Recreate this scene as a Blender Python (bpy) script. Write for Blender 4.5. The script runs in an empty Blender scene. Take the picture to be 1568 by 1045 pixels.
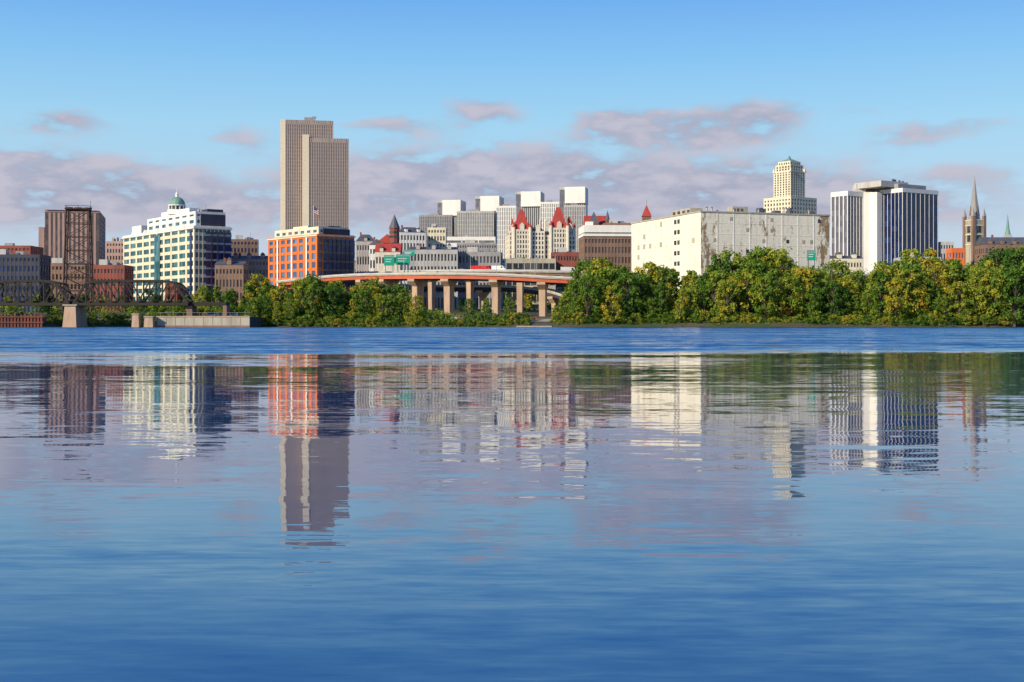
import bpy, math, random
from mathutils import Vector
random.seed(7)
F=2000.0; HZ=493.0; CAMZ=1.6
def X(px,D): return (px-784)/F*D
def Z(py,D): return CAMZ+(HZ-py)/F*D
scene=bpy.context.scene
COL=scene.collection
# ------------------------------------------------------------ node helpers
def nmat(name):
    m=bpy.data.materials.new(name); m.use_nodes=True
    nt=m.node_tree; bs=nt.nodes['Principled BSDF']; return m,nt,bs
def mixc(nt,fac,a,b,blend='MIX'):
    n=nt.nodes.new('ShaderNodeMix'); n.data_type='RGBA'; n.blend_type=blend
    for s,v in ((0,fac),(6,a),(7,b)):
        if hasattr(v,'is_linked'): nt.links.new(v,n.inputs[s])
        else: n.inputs[s].default_value=(v if s==0 else (*v[:3],1))
    return n.outputs[2]
def M(nt,op,a,b=None,c=None):
    n=nt.nodes.new('ShaderNodeMath'); n.operation=op
    for i,v in enumerate((a,b,c)):
        if v is None: continue
        if hasattr(v,'is_linked'): nt.links.new(v,n.inputs[i])
        else: n.inputs[i].default_value=v
    return n.outputs[0]
def smooth(nt,v,lo,hi):
    inv=lo>hi
    if inv: lo,hi=hi,lo
    n=nt.nodes.new('ShaderNodeMapRange'); n.interpolation_type='SMOOTHSTEP'
    nt.links.new(v,n.inputs[0]); n.inputs[1].default_value=lo; n.inputs[2].default_value=hi
    return M(nt,'SUBTRACT',1.,n.outputs[0]) if inv else n.outputs[0]
def vmul(nt,v,s):
    n=nt.nodes.new('ShaderNodeVectorMath'); n.operation='MULTIPLY'
    nt.links.new(v,n.inputs[0]); n.inputs[1].default_value=s; return n.outputs[0]
def vadd(nt,v,s):
    n=nt.nodes.new('ShaderNodeVectorMath'); n.operation='ADD'
    nt.links.new(v,n.inputs[0])
    if hasattr(s,'is_linked'): nt.links.new(s,n.inputs[1])
    else: n.inputs[1].default_value=s
    return n.outputs[0]
def noise(nt,v,scale,detail=4,rough=.5):
    n=nt.nodes.new('ShaderNodeTexNoise'); nt.links.new(v,n.inputs['Vector'])
    n.inputs['Scale'].default_value=scale; n.inputs['Detail'].default_value=detail
    n.inputs['Roughness'].default_value=rough
    return n.outputs[0],n.outputs[1]
def coord(nt): return nt.nodes.new('ShaderNodeTexCoord').outputs['Object']
def mat(name,c1,c2=None,scale=.25,rough=.8,metal=0.,streak=True):
    m,nt,bs=nmat(name)
    if c2 is None: c2=tuple(x*.72 for x in c1)
    co=coord(nt)
    f1,_=noise(nt,vmul(nt,co,(1,1,.25 if streak else 1)),scale,6,.6)
    col=mixc(nt,smooth(nt,f1,.38,.68),c1,c2)
    f2,_=noise(nt,co,scale*8,3,.6)
    col=mixc(nt,M(nt,'MULTIPLY',smooth(nt,f2,.4,.75),.3),col,tuple(x*.6 for x in c1))
    nt.links.new(col,bs.inputs['Base Color'])
    bs.inputs['Roughness'].default_value=rough; bs.inputs['Metallic'].default_value=metal
    return m
def glassmat(name,c1,c2,rough=.25,snap=(2.3,2.3,3.4)):
    m,nt,bs=nmat(name)
    n=nt.nodes.new('ShaderNodeVectorMath'); n.operation='SNAP'
    nt.links.new(vadd(nt,coord(nt),(.37,.41,.53)),n.inputs[0]); n.inputs[1].default_value=snap
    w=nt.nodes.new('ShaderNodeTexWhiteNoise'); nt.links.new(n.outputs[0],w.inputs[0])
    nt.links.new(mixc(nt,smooth(nt,w.outputs[0],.35,1.),c1,c2),bs.inputs['Base Color'])
    bs.inputs['Roughness'].default_value=rough
    bs.inputs['Specular IOR Level'].default_value=.5
    return m
def plain(name,c,rough=.6,metal=0):
    return mat(name,c,tuple(x*.85 for x in c),1.5,rough,metal,False)
MT=dict(
 cream=mat('cream_stone',(.82,.74,.55),(.66,.58,.43)),
 capitol=mat('capitol_granite',(.82,.74,.61),(.66,.59,.48)),
 white=mat('white_concrete',(.90,.87,.80),(.80,.76,.70)),
 grey=mat('grey_stone',(.36,.34,.34),(.28,.27,.27)),
 lgrey=mat('light_grey_stone',(.54,.52,.49),(.43,.41,.39)),
 corning=mat('tower_marble',(.47,.385,.35),(.42,.34,.31),.05),
 corning_lit=mat('tower_marble_sunlit',(.86,.74,.56),(.78,.66,.50),.05),  # paler copy of the tower marble, sunlight on its edges put into the colour
 salmon=mat('salmon_brick',(.54,.34,.28),(.42,.28,.23)),
 orange=mat('orange_brick',(.78,.19,.04),(.64,.15,.04)),
 brick=mat('red_brick',(.32,.085,.06),(.20,.06,.045)),
 brown=mat('brown_brick',(.28,.17,.12),(.19,.12,.09)),
 dark=mat('dark_cladding',(.055,.06,.09),(.04,.04,.06)),
 redroof=mat('red_tile_roof',(.50,.06,.04),(.34,.05,.04),.6,.7),
 slate=mat('slate_roof',(.12,.12,.14),(.08,.08,.10),.6,.6),
 copper=mat('copper_roof',(.20,.38,.30),(.14,.26,.22),.5,.6),
 tealg=glassmat('teal_glass',(.02,.09,.11),(.08,.22,.25)),
 navyg=glassmat('navy_glass',(.006,.014,.06),(.02,.045,.15),.2),
 blueg=glassmat('blue_glass',(.05,.10,.20),(.14,.24,.40)),
 darkg=glassmat('dark_glass',(.02,.022,.03),(.09,.09,.10)),
 greyg=glassmat('grey_glass',(.12,.12,.15),(.20,.20,.23),.35),
 browng=glassmat('bronze_glass',(.10,.075,.07),(.16,.12,.11),.35),
 towerg=glassmat('tower_glass',(.17,.13,.12),(.24,.19,.175),.35,(2,2,4.2)),
 steel=mat('blackened_steel',(.014,.011,.010),(.026,.016,.011),.8,.7),
 rust=mat('rusted_lattice',(.07,.03,.025),(.04,.02,.02),.8,.7),
 girder=mat('painted_girder',(.58,.11,.04),(.42,.09,.045),.2,.5),
 pier=mat('pier_concrete',(.56,.38,.26),(.40,.28,.20),.5),
 conc=mat('concrete',(.50,.45,.35),(.36,.32,.25),.4),
 asphalt=mat('asphalt',(.05,.05,.052),(.065,.063,.06),.3,.9,0,False),
 timber=mat('red_timber',(.20,.055,.035),(.10,.04,.03),.6),
 paint=plain('white_paint',(.8,.8,.78)),
 sign=plain('green_sign_panel',(.01,.36,.24),.4),
 metal=plain('galvanised_metal',(.35,.36,.37),.4,.6),
 rubber=plain('rubber',(.02,.02,.02)),
 carglass=plain('car_glass',(.02,.025,.03),.1),
 flagred=plain('flag_red',(.5,.03,.03)), flagblue=plain('flag_blue',(.03,.05,.25)),
)
# ------------------------------------------------------------ geometry builder
class B:
    def __init__(s,name,x=0,y=0,rot=0,z=0):
        s.e=bpy.data.objects.new(name,None); COL.objects.link(s.e)
        s.e.location=(x,y,z); s.e.rotation_euler=(0,0,math.radians(rot)); s.g={}
    def add(s,m,vs,fs,part='walls'):
        V,Fa=s.g.setdefault((part,m),([],[])); o=len(V)
        V.extend(vs); Fa.extend([tuple(i+o for i in f) for f in fs])
    def hexa(s,m,lo,hi,part='walls'):
        s.add(m,lo+hi,[(3,2,1,0),(4,5,6,7),(0,1,5,4),(1,2,6,5),(2,3,7,6),(3,0,4,7)],part)
    def box(s,m,x0,x1,y0,y1,z0,z1,part='walls'):
        s.hexa(m,[(x0,y0,z0),(x1,y0,z0),(x1,y1,z0),(x0,y1,z0)],[(x0,y0,z1),(x1,y0,z1),(x1,y1,z1),(x0,y1,z1)],part)
    def fru(s,m,cx,cy,w0,d0,z0,w1,d1,z1,part='roof',rot=0):
        c,sn=math.cos(rot),math.sin(rot)
        def r(w,d,z): return [(cx+a*w/2*c-b*d/2*sn,cy+a*w/2*sn+b*d/2*c,z) for a,b in((-1,-1),(1,-1),(1,1),(-1,1))]
        s.hexa(m,r(w0,d0,z0),r(max(w1,.05),max(d1,.05),z1),part)
    def lathe(s,m,cx,cy,prof,n=12,part='dome'):
        vs=[];fs=[]
        for r,z in prof:
            for i in range(n):
                a=2*math.pi*(i+.5)/n; vs.append((cx+r*math.cos(a),cy+r*math.sin(a),z))
        for k in range(len(prof)-1):
            for i in range(n):
                j=(i+1)%n; fs.append((k*n+i,k*n+j,(k+1)*n+j,(k+1)*n+i))
        fs.append(tuple(range(n-1,-1,-1))); fs.append(tuple((len(prof)-1)*n+i for i in range(n)))
        s.add(m,vs,fs,part)
    def beam(s,m,p,q,t,part='beams'):
        p=Vector(p);q=Vector(q);d=(q-p).normalized()
        u=d.cross(Vector((0,0,1)))
        if u.length<.01: u=Vector((1,0,0))
        u=u.normalized()*t/2; v=d.cross(u).normalized()*t/2
        lo=[tuple(p+a*u+b*v) for a,b in((-1,-1),(1,-1),(1,1),(-1,1))]
        hi=[tuple(q+a*u+b*v) for a,b in((-1,-1),(1,-1),(1,1),(-1,1))]
        s.hexa(m,lo,hi,part)
    def gable(s,m,x0,x1,y0,y1,z0,z1,axis='x',part='roof'):
        if axis=='x':
            ym=(y0+y1)/2; vs=[(x0,y0,z0),(x1,y0,z0),(x1,y1,z0),(x0,y1,z0),(x0,ym,z1),(x1,ym,z1)]
            fs=[(0,1,5,4),(2,3,4,5),(0,4,3),(1,2,5),(3,2,1,0)]
        else:
            xm=(x0+x1)/2; vs=[(x0,y0,z0),(x1,y0,z0),(x1,y1,z0),(x0,y1,z0),(xm,y0,z1),(xm,y1,z1)]
            fs=[(0,1,4),(2,3,5),(0,4,5,3),(1,2,5,4),(3,2,1,0)]
        s.add(m,vs,fs,part)
    def sweep(s,m,pts,prof,part='deck'):
        n=len(prof); vs=[];fs=[]
        for i,p in enumerate(pts):
            a=pts[max(0,i-1)];b=pts[min(len(pts)-1,i+1)]
            d=Vector((b[0]-a[0],b[1]-a[1],0)).normalized(); nx,ny=-d.y,d.x
            for o,h in prof: vs.append((p[0]+nx*o,p[1]+ny*o,p[2]+h))
        for i in range(len(pts)-1):
            for k in range(n):
                l=(k+1)%n; fs.append((i*n+k,i*n+l,(i+1)*n+l,(i+1)*n+k))
        fs.append(tuple(range(n))); fs.append(tuple((len(pts)-1)*n+k for k in range(n)))
        s.add(m,vs,fs,part)
    def done(s):
        import bmesh
        for (part,m),(V,Fa) in s.g.items():
            me=bpy.data.meshes.new(part); me.from_pydata(V,[],Fa)
            bm=bmesh.new(); bm.from_mesh(me); bmesh.ops.recalc_face_normals(bm,faces=bm.faces); bm.to_mesh(me); bm.free()
            me.materials.append(MT[m] if isinstance(m,str) else m)
            o=bpy.data.objects.new(part,me); COL.objects.link(o); o.parent=s.e
        return s.e
RC=random.Random(99)
def block(b,x0,x1,y0,y1,z0,z1,wall,glass,nf,nx,ny,pier=.35,span=.4,p=.2,par=1.0,clutter=True):
    b.box(glass,x0,x1,y0,y1,z0,z1-.05,'windows')
    fh=(z1-z0)/nf
    for i in range(nf):
        zs=z0+i*fh
        if span>0: b.box(wall,x0-p,x1+p,y0-p,y1+p,zs,zs+fh*span,'floor_bands')
    b.box(wall,x0-p-.12,x1+p+.12,y0-p-.12,y1+p+.12,z1-fh*.22,z1+par,'parapet')
    b.box('slate',x0+.5,x1-.5,y0+.5,y1-.5,z1+par,z1+par+.05,'roof')
    if clutter and x1-x0>9 and y1-y0>9:
        for i in range(RC.randint(2,5)):
            cx=RC.uniform(x0+2,x1-3);cy=RC.uniform(y0+1.5,min(y1-2,y0+8)); w=RC.uniform(.6,2.6);h=RC.uniform(.5,1.8)
            b.box(RC.choice(['metal','slate','lgrey','grey']),cx,cx+w,cy,cy+w*.8,z1+par,z1+par+h,'roof_units')
        if RC.random()<.5:
            cx=RC.uniform(x0+2,x1-2); b.beam('metal',(cx,y0+3,z1+par),(cx,y0+3,z1+par+RC.uniform(3,6)),.14,'antenna')
    q=p+.07; wx=(x1-x0)/nx*pier; wy=(y1-y0)/ny*pier; zt=z1-fh*.2
    for i in range(1,nx):
        c=x0+(x1-x0)*i/nx
        b.box(wall,c-wx/2,c+wx/2,y0-q,y0+.05,z0,zt,'piers'); b.box(wall,c-wx/2,c+wx/2,y1-.05,y1+q,z0,zt,'piers')
    for i in range(1,ny):
        c=y0+(y1-y0)*i/ny
        b.box(wall,x0-q,x0+.05,c-wy/2,c+wy/2,z0,zt,'piers'); b.box(wall,x1-.05,x1+q,c-wy/2,c+wy/2,z0,zt,'piers')
    q+=.03
    for a,sx in((x0,1),(x1,-1)):
        for c,sy in((y0,1),(y1,-1)):
            xs=sorted((a-sx*q,a+sx*wx/2)); ys=sorted((c-sy*q,c+sy*wy/2))
            b.box(wall,xs[0],xs[1],ys[0],ys[1],z0,zt,'piers')
def extents(pc,D,th,pl,pr):
    th=math.radians(th); c,s=math.cos(th),math.sin(th); cx,cy=X(pc,D),D
    m=(pr-784)/F; W=(m*cy-cx)/(c-m*s)
    m=(pl-784)/F; L=(cx-m*cy)/(s+m*c)
    return W,L
# ------------------------------------------------------------ terrain
prof=[(-400,3),(-30,1.5),(-3,-.6),(6,-3),(396,-3),(401,-.2),(405,1.3),(470,3),(560,4.5),(650,8),(800,17),(900,26),(1100,48),(1500,72),(2500,82),(9000,84)]
def g(y):
    for (a,za),(b_,zb) in zip(prof,prof[1:]):
        if y<=b_: return za+(zb-za)*(y-a)/(b_-a)
    return prof[-1][1]
ys=sorted(set([p[0] for p in prof]+[430,500,520,600,700,750,950,1000,1050,1200,1300,1400,1800,2100,4000,6000]))
xs=[-6000,-3000,-1500,-800]+list(range(-600,601,40))+[800,1500,3000,6000]
V=[];Fc=[]
for y in ys:
    for x in xs:
        V.append((x,y+ (3*math.sin(x*.05)+2*math.sin(x*.13) if 395<y<410 else 0),g(y)))
n=len(xs)
for j in range(len(ys)-1):
    for i in range(n-1): Fc.append((j*n+i,j*n+i+1,(j+1)*n+i+1,(j+1)*n+i))
me=bpy.data.meshes.new('ground'); me.from_pydata(V,[],Fc); go=bpy.data.objects.new('ground',me); COL.objects.link(go)
m,nt,bs=nmat('ground_soil_grass')
co=coord(nt); a,_=noise(nt,co,.05,6,.6); b2,_=noise(nt,co,.6,5,.6)
col=mixc(nt,smooth(nt,a,.4,.6),(.05,.075,.02),(.10,.085,.05)); col=mixc(nt,smooth(nt,b2,.5,.7),col,(.03,.04,.015))
nt.links.new(col,bs.inputs['Base Color']); bs.inputs['Roughness'].default_value=.95; me.materials.append(m)
# ------------------------------------------------------------ water
me=bpy.data.meshes.new('river_water'); me.from_pydata([(-6000,-30,0),(6000,-30,0),(6000,406,0),(-6000,406,0)],[],[(0,1,2,3)])
wo=bpy.data.objects.new('river_water',me); COL.objects.link(wo)
m,nt,bs=nmat('river_water'); me.materials.append(m)
pos=nt.nodes.new('ShaderNodeNewGeometry').outputs['Position']
sep=nt.nodes.new('ShaderNodeSeparateXYZ'); nt.links.new(pos,sep.inputs[0])
lf,_=noise(nt,vmul(nt,pos,(.012,.035,0)),1,4,.55)
# the wind band reaches a little closer on the left bank side
yy=M(nt,'ADD',M(nt,'SUBTRACT',sep.outputs[1],M(nt,'MULTIPLY',sep.outputs[0],.25)),M(nt,'MULTIPLY',M(nt,'SUBTRACT',lf,.5),110.))
far=smooth(nt,yy,50,84)
def half(v,amp): return vmul(nt,vadd(nt,v,(-.5,-.5,-.5)),amp)
_,c1=noise(nt,vmul(nt,pos,(.9,3.4,0)),1,3,.5)
_,c2=noise(nt,vmul(nt,pos,(.22,.8,0)),1,2,.4)
_,c3=noise(nt,vmul(nt,pos,(2.6,10,0)),1,3,.6)
_,c4=noise(nt,vmul(nt,pos,(.10,.30,0)),1,4,.75)
gust,_=noise(nt,vmul(nt,pos,(.05,.2,0)),1,4,.55)
nearamp=M(nt,'ADD',.4,M(nt,'MULTIPLY',smooth(nt,gust,.38,.62),.9))
near=vadd(nt,vadd(nt,half(c1,(.03,.06,0)),half(c2,(.02,.035,0))),half(c3,(.025,.06,0)))
nscale=nt.nodes.new('ShaderNodeVectorMath'); nscale.operation='SCALE'; nt.links.new(near,nscale.inputs[0]); nt.links.new(nearamp,nscale.inputs[3])
farv=vadd(nt,vadd(nt,half(c1,(.15,.5,0)),half(c4,(.12,.85,0))),(0,-.14,0))
mx=nt.nodes.new('ShaderNodeMix'); mx.data_type='VECTOR'
nt.links.new(far,mx.inputs[0]); nt.links.new(nscale.outputs[0],mx.inputs[4]); nt.links.new(farv,mx.inputs[5])
nv=vadd(nt,mx.outputs[1],(0,0,1)); nn=nt.nodes.new('ShaderNodeVectorMath'); nn.operation='NORMALIZE'; nt.links.new(nv,nn.inputs[0])
nt.links.new(nn.outputs[0],bs.inputs['Normal'])
bs.inputs['Base Color'].default_value=(.001,.055,.17,1); bs.inputs['IOR'].default_value=1.58
nt.links.new(M(nt,'ADD',M(nt,'MULTIPLY',far,.08),.010),bs.inputs['Roughness'])
# ------------------------------------------------------------ world
world=bpy.data.worlds.new('World'); scene.world=world; world.use_nodes=True
nt=world.node_tree; bg=nt.nodes['Background']; bg.inputs[1].default_value=.1
SUNEL=25
sky=nt.nodes.new('ShaderNodeTexSky'); sky.sky_type='NISHITA'; sky.sun_disc=False
sky.sun_elevation=math.radians(SUNEL); sky.sun_rotation=math.radians(230); sky.ozone_density=3
d=nt.nodes.new('ShaderNodeTexCoord').outputs['Generated']
sp=nt.nodes.new('ShaderNodeSeparateXYZ'); nt.links.new(d,sp.inputs[0])
az=M(nt,'ARCTAN2',sp.outputs[0],sp.outputs[1]); el=M(nt,'ARCSINE',sp.outputs[2])
r=nt.nodes.new('ShaderNodeValToRGB'); nt.links.new(M(nt,'DIVIDE',el,1.6),r.inputs[0])
st=[(0,(.60,.64,.73)),(.05,(.57,.66,.79)),(.10,(.48,.70,.88)),(.15,(.38,.70,.94)),(.20,(.25,.58,.95)),(.245,(.16,.44,.92)),(.34,(.04,.24,.78)),(.6,(.02,.11,.46)),(1.5,(.02,.08,.30))]
cr=r.color_ramp
while len(cr.elements)<len(st): cr.elements.new(.5)
for e,(p,c) in zip(cr.elements,st): e.position=p/1.6; e.color=(*c,1)
cv=nt.nodes.new('ShaderNodeCombineXYZ'); nt.links.new(az,cv.inputs[0]); nt.links.new(el,cv.inputs[1])
nf,nc=noise(nt,vmul(nt,cv.outputs[0],(22,58,0)),1,8,.56)
nf2,_=noise(nt,vmul(nt,cv.outputs[0],(5,16,0)),1,5,.55)
wv=vadd(nt,cv.outputs[0],vmul(nt,vadd(nt,nc,(-.5,-.5,-.5)),(.04,.026,0)))
ws=nt.nodes.new('ShaderNodeSeparateXYZ'); nt.links.new(wv,ws.inputs[0])
clouds=[(95,190,56,15,1.4),(40,250,110,20,1.1),(40,310,170,34,1.3),(200,290,130,28,1.1),(375,215,50,20,.8),(600,198,66,12,.95),(745,172,52,18,1.3),
 (700,272,190,36,1.5),(950,288,260,46,1.5),(1170,310,160,36,1.2),(935,190,44,22,1.4),(1045,190,54,19,1.4),(1165,180,58,22,1.6),(1050,215,120,10,.7),(1390,212,54,14,.8),(1480,190,70,14,.7),(300,320,140,30,1.),(1320,170,40,10,.5),(560,320,120,34,1.),(1400,320,180,34,.8),(1510,270,90,16,.5)]
tot=None
for cx,cy,w,h,s in clouds:
    a0=math.atan((cx-784)/F); e0=math.atan((HZ-cy)/F*math.cos(a0))
    u=M(nt,'DIVIDE',M(nt,'SUBTRACT',ws.outputs[0],a0),w/F); v=M(nt,'DIVIDE',M(nt,'SUBTRACT',ws.outputs[1],e0),h/F)
    q=M(nt,'ADD',M(nt,'MULTIPLY',u,u),M(nt,'MULTIPLY',v,v))
    gq=M(nt,'MULTIPLY',M(nt,'EXPONENT',M(nt,'MULTIPLY',q,-.7)),s)
    tot=gq if tot is None else M(nt,'ADD',tot,gq)
back=M(nt,'MULTIPLY',smooth(nt,nf2,.5,.7),smooth(nt,M(nt,'ABSOLUTE',az),.5,1.))
tot=M(nt,'ADD',tot,M(nt,'MULTIPLY',back,.5))
dens=M(nt,'MULTIPLY',tot,M(nt,'ADD',M(nt,'MULTIPLY',smooth(nt,nf,.27,.73),1.25),.2))
cl=smooth(nt,dens,.15,1.15)
ccol=mixc(nt,smooth(nt,nf,.36,.64),(.36,.37,.49),(.55,.52,.61))
base=mixc(nt,.87,vmul(nt,sky.outputs[0],(.1,.1,.1)),r.outputs[0])
fin=mixc(nt,M(nt,'MULTIPLY',cl,.9),base,ccol)
nt.links.new(vmul(nt,fin,(10,10,10)),bg.inputs[0])
sl=bpy.data.lights.new('sun','SUN'); sl.energy=5; sl.angle=math.radians(.5); sl.color=(1,.88,.66)
so=bpy.data.objects.new('sun',sl); COL.objects.link(so)
ce=math.cos(math.radians(SUNEL)); so.rotation_euler=Vector((.77*ce,.64*ce,-math.sin(math.radians(SUNEL)))).to_track_quat('-Z','Y').to_euler()
# ------------------------------------------------------------ buildings
def corner(name,pc,D,th,pl,pr):
    W,L=extents(pc,D,th,pl,pr); return B(name,X(pc,D),D,th),W,L
D=1500; z0=g(D)-2; k=D/F
b=B('office_skyscraper',X(438,D),D,10)
W=(509-438)*k; L=60
def stripes(b,x0,x1,y0,y1,z0,z1,n,ml,m2,gl):
    b.box(gl,x0,x1,y0,y1,z0,z1-2,'windows')
    b.box(m2,x0-.3,x1+.3,y0-.5,y1+.5,z1-5,z1,'parapet')
    nfl=int((z1-z0)/4.2)
    for i in range(nfl): b.box(m2,x0-.12,x1+.12,y0-.12,y1+.12,z0+i*4.2,z0+i*4.2+.6,'floor_bands')
    for i in range(n+1):
        c=x0+(x1-x0)*i/n; b.box(m2,c-.5,c+.5,y0-.5,y0,z0,z1-.02,'piers')
    for i in range(20):
        c=y0+(y1-y0)*i/19; b.box(m2,x0-.5,x0,c-.5,c+.5,z0,z1-.02,'piers')
    b.box(ml,x1+.35,x1+1.,y0-.3,y1+.3,z0,z1+.04,'side_wall')
stripes(b,0,W,8,8+L,z0,Z(182,D),26,'corning_lit','corning','towerg')
stripes(b,(474-438)*k,(532-438)*k,-2,8+L*.8,z0,Z(211,D),22,'corning_lit','corning','towerg')
b.box('corning_lit',(463-438)*k,(474-438)*k-1,-3,6,z0,Z(206,D),'core_shaft')
b.box('corning_lit',-6.5,-.8,9,8+L*.5,z0,Z(181,D),'core_shaft')
b.box('grey',(466-438)*k,(483-438)*k,12,30,Z(182,D),Z(176.5,D),'plant_room'); b.box('grey',40*k,46*k,12,22,Z(176.5,D),Z(175,D),'plant_room')
b.done()
D=1450;k=D/F;z0=g(D)-2
for a,c,t,bt in((670,706,307,331),(728,765,301,324),(790,828,294,317),(857,896,287,312)):
    b=B('plaza_agency_tower',X(a,D),D,-10); w=(c-a)*k
    b.box('greyg',0,6,0,26,z0,Z(t,D)-.3,'windows')
    for i in range(int(w/2.2)):
        if 7.4+i*2.2<w: b.box('lgrey',6.2+i*2.2,7.2+i*2.2,.0,.9,z0,Z(bt,D),'piers')
    b.box('greyg',6,w,.9,26,z0,Z(bt,D),'windows')
    b.box('white',6,w+.4,-2,27,Z(bt,D),Z(t,D),'upper_block'); b.box('lgrey',-.3,6,-.4,26.4,Z(t+4,D),Z(t,D)+.1,'cap')
    b.done()
D=1400;k=D/F;z0=g(D)-2
for a,c,t,w in((642,692,331,'grey'),(700,756,325,'lgrey'),(760,790,317,'white'),(828,856,311,'white'),(864,896,316,'lgrey')):
    b=B('state_office_slab',X(a,D),D,-4); block(b,0,(c-a)*k,0,20,z0,Z(t,D),w,'greyg',12,int((c-a)/2.6),6,.55,.1,.25,1,False)
    b.box('grey',(c-a)*k*.3,(c-a)*k*.6,4,12,Z(t,D)+1,Z(t,D)+3,'plant_room'); b.done()
D=1200;k=D/F
b,W,L=corner('art_deco_tower',1211,D,38,1170,1250); z0=g(D)-2
block(b,0,W,0,L,z0,Z(303,D),'cream','darkg',16,9,9,.55,.4,.2,1.5,False)
def cen(px0,px1): return (px1-px0)*k/ (math.cos(math.radians(38))+math.sin(math.radians(38)))
s=cen(1186,1232); o=1.5
block(b,o,o+s,o,o+s,Z(303,D),Z(262,D),'cream','darkg',11,6,6,.55,.3,.25,1.2,False)
s2=cen(1189,1229); o2=o+(s-s2)/2; block(b,o2,o2+s2,o2,o2+s2,Z(262,D),Z(252,D),'cream','darkg',2,5,5,.5,.2,.35,.8,False)
s3=cen(1193,1225); o3=o+(s-s3)/2; block(b,o3,o3+s3,o3,o3+s3,Z(252,D),Z(246,D),'cream','darkg',1,5,5,.5,.2,.3,.5,False)
c=o+s/2; b.fru('copper',c,c,s3,s3,Z(245.5,D),4,4,Z(241,D)); b.lathe('copper',c,c,[(1.6,Z(241,D)),(1.6,Z(239,D)),(.1,Z(235,D))],8)
for dx in(0,1):
    for dy in(0,1): b.fru('cream',o+dx*s,o+dy*s,2.4,2.4,Z(262,D),.8,.8,Z(256,D),'finials')
b.done()
D=800;k=D/F;z0=g(D)-2
b,W,L=corner('riverside_office_complex',1298,D+6,35,1273,1325)
block(b,0,W,0,L,z0,Z(296,D),'white','greyg',16,6,4,.2,.0,.15,2.0,False); b.box('white',W*.6,W+9,L*.5,L+6,z0,Z(289,D),'core_shaft'); b.done()
b,W,L=corner('glass_office_tower',1382,D,33,1348,1436)
block(b,0,W,0,L,z0,Z(292,D),'white','navyg',16,8,6,.085,.0,.08,1.6,False)
b.box('white',-6,-1.2,L*.85,L+3,z0,Z(292,D),'core_shaft')
b.box('grey',2,W-5,5,L+8,Z(288,D),Z(280,D),'plant_room'); b.box('lgrey',-10,W*.45,8,L+12,Z(285,D),Z(276,D),'plant_room')
for x in(3,5,9,12): b.box('slate',x,x+1,10,11,Z(276,D),Z(271+x*.2,D),'vents')
b.done()
b=B('blank_concrete_core',X(1325,D),D+14,0); b.box('white',0,9.5,0,14,z0,Z(291,D)); b.box('lgrey',-1,5,3,12,Z(291,D),Z(277,D),'lift_overrun'); b.box('salmon',1,30,8,20,Z(291,D),Z(281,D),'plant_room'); b.done()
# warehouse
mw,nt,bs=nmat('peeling_white_paint')
co=coord(nt); f1,_=noise(nt,vmul(nt,co,(1,1,.45)),.22,10,.78); f2,_=noise(nt,vmul(nt,co,(1,1,.10)),.9,7,.7); f3,_=noise(nt,co,1.2,6,.7)
sx=nt.nodes.new('ShaderNodeSeparateXYZ'); nt.links.new(co,sx.inputs[0])
col=mixc(nt,smooth(nt,f3,.42,.75),(.90,.84,.70),(.72,.64,.50))
col=mixc(nt,M(nt,'MULTIPLY',smooth(nt,f2,.48,.7),.55),col,(.56,.47,.33))
edge=M(nt,'ADD',M(nt,'MULTIPLY',smooth(nt,sx.outputs[0],9,-.5),.09),M(nt,'MULTIPLY',smooth(nt,sx.outputs[0],46,51),.10))
onleft=smooth(nt,sx.outputs[0],.2,.0)
thr=M(nt,'ADD',M(nt,'ADD',f1,edge),M(nt,'MULTIPLY',onleft,-.15))
col=mixc(nt,smooth(nt,thr,.56,.61),col,(.30,.20,.115))
nt.links.new(col,bs.inputs['Base Color']); bs.inputs['Roughness'].default_value=.9
D=472;b,W,L=corner('abandoned_warehouse',1073,D,19,967,1270); z0=g(D)-1; zt=Z(325,D); L=min(L,80)
b.box(mw,0,W,0,L,z0,zt); b.box('conc',-.25,W+.25,-.25,L+.25,zt,zt+.5,'coping')
nflo=10; fh=(zt-z0)/nflo
for i in range(1,nflo):
    b.box(mw,-.05,W+.05,-.05,L+.05,z0+i*fh,z0+i*fh+.22,'string_course')
for i in range(1,8):
    x=W*i/8; b.box(mw,x-.2,x+.2,-.09,-.01,z0,zt-.02,'pilasters')
rw=random.Random(5)
for i in range(nflo):
    for f in(.28,.325):
        y=L*f; b.box('darkg',-.12,-.02,y,y+1.8,z0+i*fh+1.0,z0+i*fh+2.6,'windows')
    for f in (.08,.16,.45,.53,.61,.69,.78,.87,.94):
        y=L*f; b.box('conc' if rw.random()<.3 else mw,-.11,-.01,y,y+1.9,z0+i*fh+.9,z0+i*fh+2.8,'bricked_windows')
    for j in range(16):
        if rw.random()<.22: x=W*(j+.5)/16; b.box('conc' if rw.random()<.7 else 'darkg',x,x+1.1,-.1,-.02,z0+i*fh+1.2,z0+i*fh+2.5,'bricked_windows')
b.box('conc',2,7,L*.20,L*.46,zt+.5,zt+2.6,'roof_hut'); b.box('conc',W*.28,W*.40,4,8,zt+.5,zt+2.8,'roof_hut')
for i in range(4): b.box('darkg',1.9,1.98,L*.21+i*4,L*.21+i*4+2,zt+1,zt+2,'hut_windows')
for i in range(3): b.box('darkg',W*.285+i*1.6,W*.285+i*1.6+.9,3.9,3.98,zt+1.1,zt+2.1,'hut_windows')
for i in range(14):
    x=3+W/15*i+rw.uniform(-1,1); y=1.5+(i%3)*3; h=rw.uniform(.6,2.0)
    b.lathe('metal',x,y,[(.3,zt+.5),(.3,zt+.5+h),(.5,zt+.6+h),(.1,zt+1+h)],8,'vents')
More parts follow.
